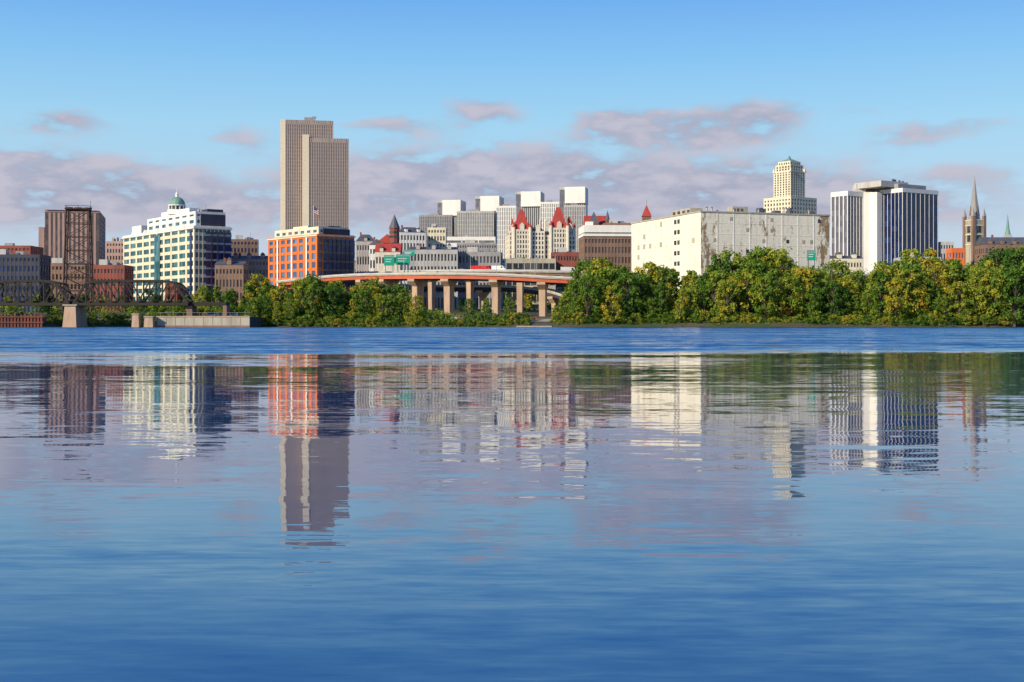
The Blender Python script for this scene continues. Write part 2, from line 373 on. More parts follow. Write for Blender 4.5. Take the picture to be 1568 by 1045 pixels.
for f,w,h in((.48,1.6,2),(.6,2.6,1.2),(.72,.9,2.4),(.86,3.2,1.3)): b.box('slate',W*f,W*f+w,3,5.5,zt+.5,zt+.5+h,'roof_plant')
b.done()
D=560;k=D/F;z0=g(D)-1
b=B('midrise_office',X(895,D),D,4);W=(967-895)*k
block(b,0,W,0,18,z0,Z(363,D),'brown','browng',8,14,10,.35,.4,.2,.4,False)
b.box('white',-.6,W+.6,-.8,18.6,Z(362,D),Z(358,D),'cornice'); b.box('darkg',.4,W-.4,.2,18,Z(358,D),Z(356,D),'clerestory'); b.box('white',-.3,W+.3,-.4,18.3,Z(356,D),Z(345,D),'upper_walls')
b.box('white',W*.05,W*.2,2,6,Z(345,D),Z(339,D),'roof_hut'); b.done()
# dome building
D=650;k=D/F;z0=g(D)-1
b,W,L=corner('domed_office_building',298,D,36,190,352)
zR=Z(348,D)
block(b,0,W,0,L,z0,zR,'cream','tealg',10,9,10,.22,.40,.28,.9,False)
fh=(zR-z0)/10
b.box('navyg',5.6,W+.5,-.62,-.46,z0,zR-2,'shade_panel')  # dark overlay: shade of the right-hand face put into its colour
b.box('navyg',W+.5,W+.62,-.4,L,z0,zR-2,'shade_panel')
for i in range(10):
    b.box('grey',5.6,W+.7,-.78,-.64,z0+i*fh,z0+i*fh+fh*.22,'shade_panel_bands')
for f in(.45,.62,.8): b.box('dark',W*f,W*f+.5,-.84,-.63,z0,zR-2,'mullions')
b.box('white',-.9,W+.9,-.9,L+.9,Z(350,D),Z(347,D),'cornice')
W2,L2=W-2.5,L*.66
block(b,1.2,W2,1.2,L2,Z(347,D),Z(325,D),'white','tealg',2,6,7,.4,.5,.3,.6)
b.box('dark',3.5,W2+.5,.75,.88,Z(346,D),Z(327,D),'shade_panel'); b.box('dark',W*.45,W*.9,4,12,Z(325,D)+.6,Z(318,D),'plant_room')  # dark sheet paints the shade on the setback's right face
b.box('white',3,W*.45,L*.14,L*.52,Z(325,D),Z(315,D),'penthouse')
b.box('white',-.5,5,L*.72,L*.86,Z(347,D),Z(332,D),'stair_tower')
for i in range(5):
    y=L*.1+i*L*.18; b.gable('white',-1.2,1.5,y,y+4,Z(347,D),Z(341,D),'x','gables')
b.box('navyg',-.55,-.42,2.6,5.2,z0,Z(352,D),'glass_bay'); b.box('tealg',-.55,-.42,L*.45,L*.53,z0,Z(352,D),'glass_bay')
cx,cy=W*.28,L*.36; zb=Z(315,D)
b.lathe('white',cx,cy,[(4.9,zb-2),(4.9,zb+.6)],16,'drum_base'); b.lathe('darkg',cx,cy,[(3.9,zb+.6),(3.9,zb+2.6)],16,'drum')
for i in range(12):
    a=i*math.pi/6; b.box('white',cx+4.1*math.cos(a)-.25,cx+4.1*math.cos(a)+.25,cy+4.1*math.sin(a)-.25,cy+4.1*math.sin(a)+.25,zb+.6,zb+2.6,'drum_columns')
b.lathe('white',cx,cy,[(4.6,zb+2.6),(4.6,zb+3.1)],16,'drum_cornice')
b.lathe('copper',cx,cy,[(4.3*math.cos(t),zb+3.1+4.3*math.sin(t)) for t in[i*.2 for i in range(7)]]+[(.8,zb+7.3)],16)
b.lathe('white',cx,cy,[(.8,zb+7.2),(.8,zb+8.6),(1,zb+8.7),(.15,zb+10),(.06,zb+12.5)],8,'lantern')
b.done()
D=900;k=D/F;z0=g(D)-2
b,W,L=corner('brick_office_tower',84,D,14,65,161); L*=.8
block(b,0,W,0,L,z0,Z(336,D),'salmon','browng',16,12,7,.5,.4,.15,1.2)
b.box('salmon',W*.05,W*.4,3,12,Z(336,D),Z(326,D),'plant_room'); b.box('brown',W*.6,W*.9,3,10,Z(336,D),Z(328,D),'plant_room')
b.box('salmon',-4,-.5,L*.3,L,z0,Z(358,D),'lower_wing')
for x,t in((.45,312),(.7,306),(.8,320)): b.beam('metal',(W*x,5,Z(336,D)),(W*x,5,Z(t,D)),.35,'antennas')
b.done()
def simple(name,a,c,t,D,wall,glass,nf,nx,rot=0,dep=15,roof=None,rz=6,hut=False,**kw):
    k=D/F; b=B(name,X(a,D),D,rot); w=(c-a)*k; z0=g(D)-2
    block(b,0,w,0,dep,z0,Z(t,D),wall,glass,nf,nx,max(2,int(dep/3)),kw.get('pier',.45),kw.get('span',.45),.15,.6,not roof)
    zt=Z(t,D)+.65
    if roof=='hip': b.fru(kw.get('rm','redroof'),w/2,dep/2,w+1,dep+1,zt,w*.45,dep*.2,zt+rz*k)
    if roof=='gx': b.gable(kw.get('rm','redroof'),-.5,w+.5,-.5,dep+.5,zt,zt+rz*k,'x')
    if roof=='gy': b.gable(kw.get('rm','redroof'),-.5,w+.5,-.5,dep+.5,zt,zt+rz*k,'y')
    if roof in('hip','gx') and w>10:
        for i in range(max(1,int(w/6))):
            x=w*(i+.5)/max(1,int(w/6)); b.box(wall,x-.9,x+.9,-.3,3,zt,zt+2,'dormers'); b.gable('slate',x-1.1,x+1.1,-.45,3.4,zt+2.01,zt+3.2,'y','dormer_roofs')
    if roof: b.box('brick',w*.2,w*.2+1,dep*.5,dep*.5+1,zt,zt+rz*k+1.5,'chimney')
    if hut:
        b.box('lgrey',w*.2,w*.45,3,7,zt,zt+2.6,'roof_hut'); b.box('metal',w*.6,w*.72,3,6,zt,zt+1.5,'roof_plant')
    b.done(); return b
simple('dark_office_block',-60,46,378,720,'brick','darkg',8,18,0,20,hut=True,span=.5)
simple('lowrise_office',-40,60,392,600,'dark','navyg',6,16,0,14,hut=True)
simple('beige_apartment_block',163,194,371,820,'salmon','darkg',8,7,0,12,hut=True)
simple('brick_wing_building',352,394,368,760,'brown','navyg',8,8,10,14,hut=True)
simple('brick_house',330,372,408,560,'brown','darkg',4,8,0,10,'gx',6,rm='slate')
simple('commercial_block',62,130,405,640,'brown','darkg',5,12,0,14,hut=True)
simple('commercial_block',138,190,408,600,'brick','darkg',4,10,0,14,hut=True)
simple('rowhouse',350,412,398,680,'salmon','darkg',5,12,0,10,'gx',5,rm='slate')
D=600;k=D/F;z0=g(D)-1
b,W,L=corner('orange_brick_building',486,D,40,412,541)
zR=Z(361,D)
block(b,0,W,0,L,z0,zR,'orange','blueg',9,7,8,.40,.33,.25,.8,False)
fh=(zR-z0)/9
b.box('navyg',3,W+.45,-.58,-.42,z0,zR-1.5,'shade_panel'); b.box('navyg',W+.45,W+.55,-.4,L,z0,zR-1.5,'shade_panel')  # navy overlay painted over the brick as shade on the face turned from the sun
for i in range(9): b.box('brown',3,W+.5,-.72,-.60,z0+i*fh,z0+i*fh+.7,'shade_panel_bands')
for i in range(1,7): b.box('dark',3+(W-3)*i/7-.2,3+(W-3)*i/7+.2,-.76,-.6,z0,zR-1.5,'mullions')
for f in(.2,.5,.8): b.box('white',-.6,-.45,L*f-.6,L*f+.6,z0,Z(362,D),'stone_piers')
b.box('cream',-.8,W+.8,-.8,L+.8,Z(361.5,D),Z(359.5,D),'cornice')
block(b,2,W-2,2,L-3,Z(358,D),Z(349,D),'cream','blueg',1,6,7,.45,.3,.25,.8)
b.box('dark',4,W-1,1.3,1.6,Z(358,D),Z(349,D),'shade_panel')  # dark sheet as painted shade on the upper storey's right face
b.box('cream',3,10,L*.3,L*.6,Z(348,D),Z(343,D),'penthouse'); b.box('slate',W*.4,W*.7,3,8,Z(348,D),Z(344,D),'plant_room')
b.box('cream',-3,-.4,L*.35,L*.65,z0,z0+7,'entrance'); b.gable('cream',-3.2,-.4,L*.33,L*.67,z0+7,z0+9,'x','pediment')
b.done()
D=640; f=B('flag_pole',X(478,D),D+4); zb=Z(352,D); f.beam('paint',(0,0,zb),(0,0,Z(314,D)),.22,'pole')
for i in range(7):
    f.hexa('flagred' if i%2==0 else 'paint',[(0.2,0,Z(316,D)-i*.45-.45),(2.6,.5,Z(317,D)-i*.45-1.45),(2.6,.6,Z(317,D)-i*.45-1.45),(.2,.1,Z(316,D)-i*.45-.45)],[(0.2,0,Z(316,D)-i*.45),(2.6,.5,Z(317,D)-i*.45-1),(2.6,.6,Z(317,D)-i*.45-1),(.2,.1,Z(316,D)-i*.45)],'stripes')
f.box('flagblue',.15,1.3,-.06,.25,Z(316,D)-1.6,Z(316,D)+.03,'canton'); f.done()
simple('mansard_house',546,574,371,800,'lgrey','darkg',4,7,8,14,'hip',11,rm='slate')
simple('gabled_townhouse',566,588,377,760,'white','darkg',4,5,0,10,'gy',9,rm='slate')
simple('red_roof_hall',575,612,388,680,'capitol','darkg',3,8,0,12,'gx',14,rm='redroof')
simple('stone_courthouse',613,652,357,860,'white','darkg',6,8,18,22,'hip',9,rm='slate',span=.3)
simple('beige_office',655,682,350,880,'cream','darkg',8,6,0,14,hut=True)
simple('long_archive_building',628,700,384,640,'lgrey','darkg',4,14,3,14,'gx',5,rm='slate',span=.35)
simple('stone_archive_building',702,766,388,650,'grey','darkg',4,12,-4,14,hut=True,span=.35)
simple('band_window_office',682,758,364,1000,'white','greyg',3,3,0,18,pier=.06,span=.6)
simple('dark_slab_office',700,760,374,940,'grey','darkg',6,16,0,14,hut=True)
b=B('brick_turret_church',X(604,780),780,0);k=.39
b.lathe('brick',0,0,[(3.1,g(780)-2),(3.1,Z(350,780))],10,'tower'); b.lathe('slate',0,0,[(3.5,Z(350,780)),(.1,Z(329,780))],10,'spire')
b.box('brick',-11,2,3,18,g(780)-2,Z(372,780)); b.gable('redroof',-11.5,2.5,2.5,18.5,Z(372,780),Z(358,780),'y')
for z in(355,362,372): b.lathe('darkg',0,0,[(3.15,Z(z+2.5,780)),(3.15,Z(z,780))],10,'windows')
b.done()
# Capitol
D=1150;k=D/F;z0=g(D)-3
b=B('capitol_building',X(780,D),D,5)
q=lambda p:(p-780)*k
block(b,0,q(882),4,44,z0,Z(361,D),'capitol','darkg',7,22,14,.5,.35,.3,1,False)
b.fru('slate',q(831),24,q(882),38,Z(360,D),q(872),14,Z(352,D))
def pav(a,c,t,peak,dy,m='redroof',tur=True):
    w=q(c)-q(a); block(b,q(a),q(c),dy,dy+w,z0,Z(t,D),'capitol','darkg',8,max(3,int((c-a)/4)),4,.5,.32,.3,.8,False)
    b.fru(m,q((a+c)/2),dy+w/2,w,w,Z(t,D)+.8,w*.22,w*.1,Z(peak,D))
    b.box('capitol',q((a+c)/2)-2,q((a+c)/2)+2,dy-.5,dy+3,Z(t,D),Z(t-8,D),'dormers'); b.gable('capitol',q((a+c)/2)-2.3,q((a+c)/2)+2.3,dy-.6,dy+3,Z(t-8,D),Z(t-12,D),'y','dormer_gables')
    if tur:
        for x in(a,c): b.lathe('capitol',q(x),dy,[(1.5,z0),(1.5,Z(t-5,D))],8,'turrets'); b.lathe('redroof',q(x),dy,[(1.8,Z(t-5,D)),(.1,Z(t-13,D))],8,'turret_roofs')
pav(787,812,353,320,0); pav(844,870,350,316,0); pav(815,834,355,345,2,'slate',False); pav(868,881,352,330,6); pav(781,790,355,335,3,'redroof',False)
for x in(797,806,852,862,830,838): b.lathe('capitol',q(x),14,[(.9,Z(360,D)),(.9,Z(338,D)),(1.1,Z(337,D)),(.1,Z(333,D))],6,'chimneys')
b.done()
D=950;b=B('red_roof_church',X(897,D),D,0);k=D/F
b.box('brown',0,17,2,30,g(D)-2,Z(350,D)); b.gable('redroof',-.6,17.6,1.5,30,Z(350,D),Z(328,D),'x')
block(b,3,9,-1,6,g(D)-2,Z(342,D),'brick','darkg',12,3,3,.5,.5,.2,.5); b.fru('slate',6,2.5,7.5,8,Z(342,D),.2,.2,Z(324,D)); b.lathe('brick',16,3,[(1.6,g(D)),(1.6,Z(338,D))],8,'turret'); b.lathe('slate',16,3,[(1.9,Z(338,D)),(.1,Z(322,D))],8,'turret_roof'); b.done()
b=B('red_spire_tower',X(990,D),D,0); b.box('brown',-3,3,-3,3,g(D),Z(332,D)); b.fru('redroof',0,0,7,7,Z(332,D),.2,.2,Z(314,D)); b.beam('metal',(0,0,Z(315,D)),(0,0,Z(307,D)),.3,'finial'); b.done()
simple('brick_school',925,968,343,900,'brown','darkg',8,9,0,14,hut=True)
D=900;k=.45;z0=g(D)-2;b=B('gothic_church',X(1492,D),D,20)
b.box('conc',-4.6,4.6,-4.6,4.6,z0,Z(338,D),'tower')
for z in(352,366):
    b.box('darkg',-1.6,1.6,-4.75,-4.62,Z(z+5,D),Z(z-5,D),'belfry_openings'); b.box('darkg',-4.75,-4.62,-1.6,1.6,Z(z+5,D),Z(z-5,D),'belfry_openings')
for z in (375,360,346,338): b.box('cream',-4.9,4.9,-4.9,4.9,Z(z,D)-.3,Z(z,D)+.3,'string_courses')
b.lathe('grey',0,0,[(4.2,Z(337.3,D)),(3.4,Z(325,D)),(2.5,Z(312,D)),(1.5,Z(295,D)),(.1,Z(269,D))],8,'spire')
for dx in(-1,1):
    for dy in(-1,1):
        b.box('brown',dx*4.5-1,dx*4.5+1,dy*4.5-1,dy*4.5+1,z0,Z(332,D),'buttresses'); b.fru('grey',dx*4.5,dy*4.5,2.2,2.2,Z(332,D),.1,.1,Z(320,D),'pinnacles')
for a in range(4):
    dx,dy=[(0,-3.1),(3.1,0),(0,3.1),(-3.1,0)][a]; b.fru('brown',dx,dy,1.4,1.4,Z(330,D),.1,.1,Z(316,D),'lucarnes')
b.box('brown',4.6,30,-3,9,z0,Z(380,D),'nave'); b.gable('slate',4.6,30.5,-3.5,9.5,Z(380,D),Z(366,D),'x'); b.done()
D=880;b=B('copper_steeple',X(1543,D),D); b.box('lgrey',-2.2,2.2,-2.2,2.2,g(D),Z(360,D)); b.lathe('copper',0,0,[(2,Z(360,D)),(1.2,Z(352,D)),(.05,Z(328,D))],8,'spire'); b.done()
simple('orange_cafe_building',1458,1476,382,640,'orange','blueg',4,4,0,8)
simple('slate_roof_hall',1508,1600,376,760,'brown','darkg',4,16,0,16,'gx',12,rm='slate')
simple('concrete_parking_block',1440,1460,372,820,'lgrey','darkg',5,5,0,12)
simple('brick_warehouse',1275,1320,398,640,'cream','darkg',4,10,0,12,'gx',5,rm='slate')
simple('stone_terrace',1380,1440,396,660,'lgrey','darkg',4,12,0,12,hut=True)
simple('concrete_parking_block',775,850,398,700,'conc','darkg',3,8,0,20,pier=.12,span=.4)
simple('brick_shop_row',845,897,388,720,'brick','darkg',4,12,0,12,hut=True)
rnd=random.Random(3)
for i in range(60):
    p=rnd.uniform(-40,1600); Dh=rnd.uniform(640,1100); t=HZ-(g(Dh)+rnd.uniform(7,13)-CAMZ)/Dh*F
    simple('rowhouse',p,p+rnd.uniform(14,36),t,Dh,rnd.choice(['brick','brown','cream','lgrey','salmon','white']),'darkg',3,rnd.randint(4,9),rnd.uniform(-20,20),10,rnd.choice(['gx','hip',None]),rnd.uniform(3,6),rm=rnd.choice(['slate','slate','redroof']))
# ------------------------------------------------------------ lattice tower
D=470;b=B('lattice_tower',X(120,D),D,12)
zb=g(D);zt=Z(322,D);n=8
def wd(t): return 5.0-1.2*t
for sx_ in(-1,1):
    for sy in(-1,1): b.beam('rust',(sx_*wd(0),sy*wd(0)*.8,zb),(sx_*wd(1),sy*wd(1)*.8,zt),.42,'legs')
for i in range(n):
    t0,t1=i/n,(i+1)/n; za,zc=zb+(zt-zb)*t0,zb+(zt-zb)*t1;a,c=wd(t0),wd(t1)
    for s_ in(-1,1):
        b.beam('rust',(-a,s_*a*.8,za),(c,s_*c*.8,zc),.2); b.beam('rust',(a,s_*a*.8,za),(-c,s_*c*.8,zc),.2); b.beam('rust',(-c,s_*c*.8,zc),(c,s_*c*.8,zc),.26)
        b.beam('rust',(s_*a,-a*.8,za),(s_*c,c*.8,zc),.12); b.beam('rust',(s_*c,-c*.8,zc),(s_*c,c*.8,zc),.18)
b.box('rust',-4.3,4.3,-3.6,3.6,zt,zt+.4,'platform')
for x in(-3.2,0,3.2): b.lathe('rust',x,0,[(1.5,zt+.4),(1.5,zt+.9)],10,'sheaves')
for x in(-4.2,4.2): b.beam('rust',(x,-3.5,zt+1.3),(x,3.5,zt+1.3),.15,'rail')
b.beam('rust',(-4.2,-3.5,zt+1.3),(4.2,-3.5,zt+1.3),.15,'rail')
b.done()
# ------------------------------------------------------------ railway truss bridge
D=388;b=B('railway_truss_bridge',0,0);k=D/F
zb=Z(466,D)
def truss(x0,x1,ht,npan,y,dy):
    P=[x0+(x1-x0)*i/npan for i in range(npan+1)]
    H=[0]+[ht*(.9 if i in(1,npan-1) else 1) for i in range(1,npan)]+[0]
    for yo in(y,y+dy):
        for i in range(npan):
            b.beam('steel',(P[i],yo,zb),(P[i+1],yo,zb),.85,'bottom_chord'); b.beam('steel',(P[i],yo,zb+H[i]),(P[i+1],yo,zb+H[i+1]),.65,'top_chord')
            if 0<i: b.beam('steel',(P[i],yo,zb),(P[i],yo,zb+H[i]),.38,'posts')
            if 0<i<npan-1:
                if i<npan/2: b.beam('steel',(P[i],yo,zb+H[i]),(P[i+1],yo,zb),.34,'diagonals')
                else: b.beam('steel',(P[i],yo,zb),(P[i+1],yo,zb+H[i+1]),.34,'diagonals') 
    for i in range(npan+1):
        b.beam('steel',(P[i],y,zb),(P[i],y+dy,zb),.6,'floor_beams')
        if 0<i<npan: b.beam('steel',(P[i],y,zb+H[i]),(P[i],y+dy,zb+H[i]),.3,'top_struts')
    b.box('steel',x0,x1,y+1,y+dy-1,zb+.4,zb+.9,'track_deck')
truss(X(112,D),X(288,D),6.9,9,D,7); truss(X(-30,D),X(106,D),6.9,7,D,7); truss(X(-250,D),X(-34,D),9,12,D,7)
for p,w in((109,14),(-32,20)):
    x=X(p,D); b.fru('pier',x,D+3.5,4.6,11,-3,3.2,9,zb-.5,'stone_pier'); b.box('conc',x-2.1,x+2.1,D-1.4,D+8.4,zb-.5,zb-.1,'bearing_cap')
b.box('brown',X(284,D),X(293,D),D+1,D+7,-2,zb-.5,'abutment')
b.box('steel',X(288,D),X(345,D),D+1,D+6,zb-.4,zb+.6,'approach_girder')
b.box('brown',X(340,D),X(346,D),D+1,D+6,-2,zb-.4,'abutment')
b.done()
b=B('timber_fender',X(0,376),376)
for i in range(22): b.beam('timber',(-8+i*.95,0,-2),(-8+i*.95,0,3.6+.4*math.sin(i*2.1)),.55,'piles')
for z in(1.2,2.8): b.box('timber',-8.4,12.6,-.5,-.28,z,z+.4,'walers')
b.box('timber',-8,12,.2,4,1.8,3,'deck'); b.done()
for p,w,t in((211,7,482),(231,9,486)):
    b=B('stone_pier',X(p,384),383); b.fru('pier',0,0,w*.34,4,-3,w*.26,3,Z(t,383),'shaft'); b.box('conc',-w*.16,w*.16,-1.7,1.7,Z(t,383),Z(t,383)+.3,'cap'); b.done()
b=B('retaining_wall',X(240,384),384); LW=X(382,384)-X(240,384)
b.box('conc',0,LW,0,1,-3,3.0,'stone_face'); b.box('pier',-.1,LW+.1,-.15,1.1,3.0,3.3,'coping')
for i in range(10): b.box('brown',i*LW/10,i*LW/10+.12,-.03,0.01,-1,2.95,'joints')
b.box('brown',-.02,LW+.02,-.04,.02,-1,.5,'tide_line')
b.box('asphalt',0,LW,1.12,26,-3,2.95,'quay_fill')
for i in range(12): b.beam('metal',(1+i*LW/12,.5,3.3),(1+i*LW/12,.5,4.3),.08,'rail_posts')
b.beam('metal',(0,.5,4.3),(LW,.5,4.3),.08,'rail')
b.done()
# ------------------------------------------------------------ viaducts
def spl(P,n=10):
    out=[]
    for i in range(len(P)-1):
        p0=P[max(0,i-1)];p1=P[i];p2=P[i+1];p3=P[min(len(P)-1,i+2)]
        for j in range(n):
            t=j/n; out.append(tuple(.5*((2*b_)+(c-a)*t+(2*a-5*b_+4*c-d)*t*t+(-a+3*b_-3*c+d)*t**3) for a,b_,c,d in zip(p0,p1,p2,p3)))
    out.append(P[-1]); return out
def viaduct(pts,wd,piers,gm='girder',pm='lgrey',cw=.38):
    b=B('highway_viaduct',0,0); P=spl(pts)
    h=wd/2
    b.sweep('conc',P,[(-h,-.4),(h,-.4),(h,0),(-h,0)],'deck_slab')
    b.sweep('asphalt',P,[(-h+.5,.004),(h-.5,.004),(h-.5,.05),(-h+.5,.05)],'road_surface')
    b.sweep('paint',P,[(-.08,.054),(.08,.054),(.08,.058),(-.08,.058)],'lane_line')
    for s_ in(-1,1):
        b.sweep(pm,P,[(s_*h-.2,.06),(s_*h+.2,.06),(s_*h+.1,.75),(s_*h-.1,.75)],'parapet')
        b.sweep(gm,P,[(s_*(h-.7)-.2,-1.8),(s_*(h-.7)+.2,-1.8),(s_*(h-.7)+.2,-.41),(s_*(h-.7)-.2,-.41)],'girder')
    b.sweep('steel',P,[(-h+1.4,-2.3),(h-1.4,-2.3),(h-1.4,-1.3),(-h+1.4,-1.3)],'underside_shade')  # near-black slab added as painted shade below the deck
    for px in piers:
        m=(px-784)/F
        best=min(range(1,len(P)-1),key=lambda i:abs(P[i][0]/P[i][1]-m)); p=P[best]
        d=Vector(P[best+1])-Vector(P[best-1]); r=math.atan2(d.y,d.x); y=p[1]
        zg=g(y)-1; zc=p[2]-1.8
        b.fru('pier',p[0],y,2.3,wd*cw,zg,2.6,wd*(cw+.06),zc-3.0,'columns',r); b.fru('pier',p[0],y,2.6,wd*(cw+.06),zc-3.0,3.3,wd*.92,zc-1.0,'hammerheads',r); b.fru('pier',p[0],y,3.3,wd*.92,zc-1.0,3.3,wd*.92,zc-.02,'caps',r)
    b.done(); return P
def pt(px,D,py): return (X(px,D),D,Z(py,D))
PA=viaduct([pt(330,760,446),pt(430,640,434),pt(530,560,424),pt(640,530,421),pt(760,518,422),pt(880,512,428),pt(1010,512,430),pt(1300,530,432),pt(1700,560,432)],11,(480,560,600,637,690,757,828,890,960,1100,1240,1400))
PB=viaduct([pt(480,720,424),pt(600,620,418),pt(720,580,416),pt(830,566,417),pt(950,570,420),pt(1200,590,422),pt(1650,640,424)],10,(600,660,722,800,930,1040),'brown','lgrey',.2)
viaduct([pt(560,700,436),pt(680,620,439),pt(790,590,440),pt(850,570,448),pt(890,560,462),pt(930,555,474)],7,(640,735,850),'dark','conc',.25)
def car(name,x,y,z,rot,color,van=False):
    b=B(name,x,y,rot,z)
    mc=plain('car_paint',color,.25); l=2.2 if not van else 3.4
    prof_=[(-l,.35),(l,.35),(l,.8),(l*.75,.95),(l*.4,1.0),(-l*.85,1.05),(-l,.9)] if not van else [(-l,.4),(l,.4),(l,1.3),(l*.8,1.5),(l*.65,2.5),(-l,2.6)]
    n=len(prof_); vs=[(p,-.9,q_) for p,q_ in prof_]+[(p,.9,q_) for p,q_ in prof_]
    b.add(mc,vs,[tuple(range(n)),tuple(range(2*n-1,n-1,-1))]+[(i,(i+1)%n,n+(i+1)%n,n+i) for i in range(n)],'body')
    if not van:
        b.fru('carglass',-.2,0,2.9,1.6,1.02,1.7,1.3,1.45,'cabin'); b.fru(mc,-.2,0,1.75,1.34,1.45,1.6,1.2,1.5,'car_roof')
    else: b.box('carglass',l*.35,l*.6,-.92,.92,1.5,2.2,'cabin_windows')
    for wx in(-l*.62,l*.62):
        for wy in(-.92,.72):
            vs=[];nn=10
            for s_ in(0,.2):
                for i in range(nn): vs.append((wx+.34*math.cos(i*.628),wy+s_,.34+.34*math.sin(i*.628)))
            b.add('rubber',vs,[tuple(range(nn)),tuple(range(2*nn-1,nn-1,-1))]+[(i,(i+1)%nn,nn+(i+1)%nn,nn+i) for i in range(nn)],'wheels')
    b.done()
def onpath(P,px):
    m=(px-784)/F; i=min(range(1,len(P)-1),key=lambda i:abs(P[i][0]/P[i][1]-m)); d=Vector(P[i+1])-Vector(P[i-1])
    return P[i],math.degrees(math.atan2(d.y,d.x))
for P,px,c,v in((PB,706,(.7,.7,.7),False),(PB,726,(.55,.02,.02),True),(PB,744,(.5,.03,.03),True),(PB,768,(.8,.8,.8),True),(PB,800,(.05,.06,.1),False),(PA,850,(.7,.7,.72),False),(PA,600,(.1,.1,.12),False),(PB,872,(.8,.8,.8),True),(PA,560,(.6,.6,.6),False),(PA,800,(.4,.05,.05),False)):
    p,r=onpath(P,px); car('van' if v else 'car',p[0],p[1]+2,p[2]+.06,r,c,v)
car('parked_car',X(325,397),397,2.96,0,(.8,.8,.8)); car('parked_car',X(352,398),398,2.96,0,(.6,.62,.65))
for i,(p,c) in enumerate(((675,(.8,.8,.8)),(700,(.6,.6,.62)),(725,(.1,.1,.12)),(790,(.75,.75,.75)),(812,(.4,.05,.04)))): car('parked_car',X(p,440),440,g(440)+.05,0,c)
b=B('shore_road',0,0)
for y0_,y1_,m_,dz in((434,447,'asphalt',.03),(440.3,440.5,'paint',.034)):
    b.add(m_,[(-300,y0_,g(y0_)+dz),(60,y0_,g(y0_)+dz),(60,y1_,g(y1_)+dz),(-300,y1_,g(y1_)+dz)],[(0,1,2,3)],'surface')
b.box('conc',-300,60,447,447.3,g(447)-.2,g(447)+.15,'kerb'); b.done()
b=B('concrete_boat_ramp',0,0); b.hexa('conc',[(X(790,401),401,-1),(X(845,401),401,-1),(X(850,432),432,0),(X(838,432),432,0)],[(X(790,401),401,.25),(X(845,401),401,.25),(X(850,432),432,2.6),(X(838,432),432,2.6)],'slab'); b.done()
def lamp(x,y,z,h=9,a=2.2):
    b=B('street_lamp',x,y,0,z); b.lathe('metal',0,0,[(.14,0),(.08,h)],6,'pole'); b.beam('metal',(0,0,h),(a,0,h+.4),.12,'arm'); b.box('metal',a,a+.8,-.2,.2,h+.3,h+.5,'head'); b.done()
for P in(PA,PB):
    for px in range(545,900,70): p,r=onpath(P,px+ (30 if P is PB else 0)); lamp(p[0],p[1]+4.2,p[2],8)
lamp(X(262,398),398,2.95,7); lamp(X(395,430),430,2.5,8)
def sign(px0,px1,py0,py1,D,zb):
    b=B('highway_sign',X((px0+px1)/2,D),D); w=(px1-px0)*D/F/2
    b.box('sign',-w,w,-.1,.1,Z(py1,D),Z(py0,D),'panel')
    b.box('paint',-w+.25,w-.25,-.13,-.11,Z(py0,D)-.35,Z(py0,D)-.25,'border'); 
    for i,f_ in enumerate((.35,.6)):
        z=Z(py0,D)+(Z(py1,D)-Z(py0,D))*f_; b.box('paint',-w*.7,w*(.5-.2*i),-.13,-.11,z-.12,z+.12,'lettering')
    for s_ in(-.7,.7): b.beam('metal',(s_*w,.3,zb),(s_*w,.3,Z(py0,D)+.4),.35,'posts')
    b.beam('metal',(-w,.3,Z(py0,D)+.2),(w,.3,Z(py0,D)+.2),.3,'truss'); b.done()
sign(588,604,392,407,570,g(570)); sign(606,628,391,406,575,g(575)); sign(617,635,384,392,590,g(590)); sign(1236,1249,385,399,440,g(440))
# ------------------------------------------------------------ trees
def leafmat(name,ramp):
    m,nt,bs=nmat(name)
    oi=nt.nodes.new('ShaderNodeObjectInfo'); at=nt.nodes.new('ShaderNodeAttribute'); at.attribute_name='clump'
    f=M(nt,'ADD',M(nt,'MULTIPLY',oi.outputs['Random'],.6),M(nt,'MULTIPLY',at.outputs['Fac'],.4))
    r=nt.nodes.new('ShaderNodeValToRGB'); nt.links.new(f,r.inputs[0]); cr=r.color_ramp
    while len(cr.elements)<len(ramp): cr.elements.new(.5)
    for e,(p,c) in zip(cr.elements,ramp): e.position=p; e.color=(*c,1)
    nt.links.new(r.outputs[0],bs.inputs['Base Color']); bs.inputs['Roughness'].default_value=.6; bs.inputs['Specular IOR Level'].default_value=.2
    tr=nt.nodes.new('ShaderNodeBsdfTranslucent'); nt.links.new(r.outputs[0],tr.inputs[0])
    ms=nt.nodes.new('ShaderNodeMixShader'); ms.inputs[0].default_value=.25
    out=[n for n in nt.nodes if n.type=='OUTPUT_MATERIAL'][0]
    nt.links.new(bs.outputs[0],ms.inputs[1]); nt.links.new(tr.outputs[0],ms.inputs[2]); nt.links.new(ms.outputs[0],out.inputs[0])
    return m
LEAF=leafmat('leaves',[(0,(.03,.08,.014)),(.25,(.075,.17,.02)),(.5,(.16,.26,.028)),(.7,(.30,.35,.035)),(.88,(.48,.38,.035)),(1,(.46,.17,.02))])
BARK=mat('bark',(.12,.09,.07),(.07,.055,.045),.8)
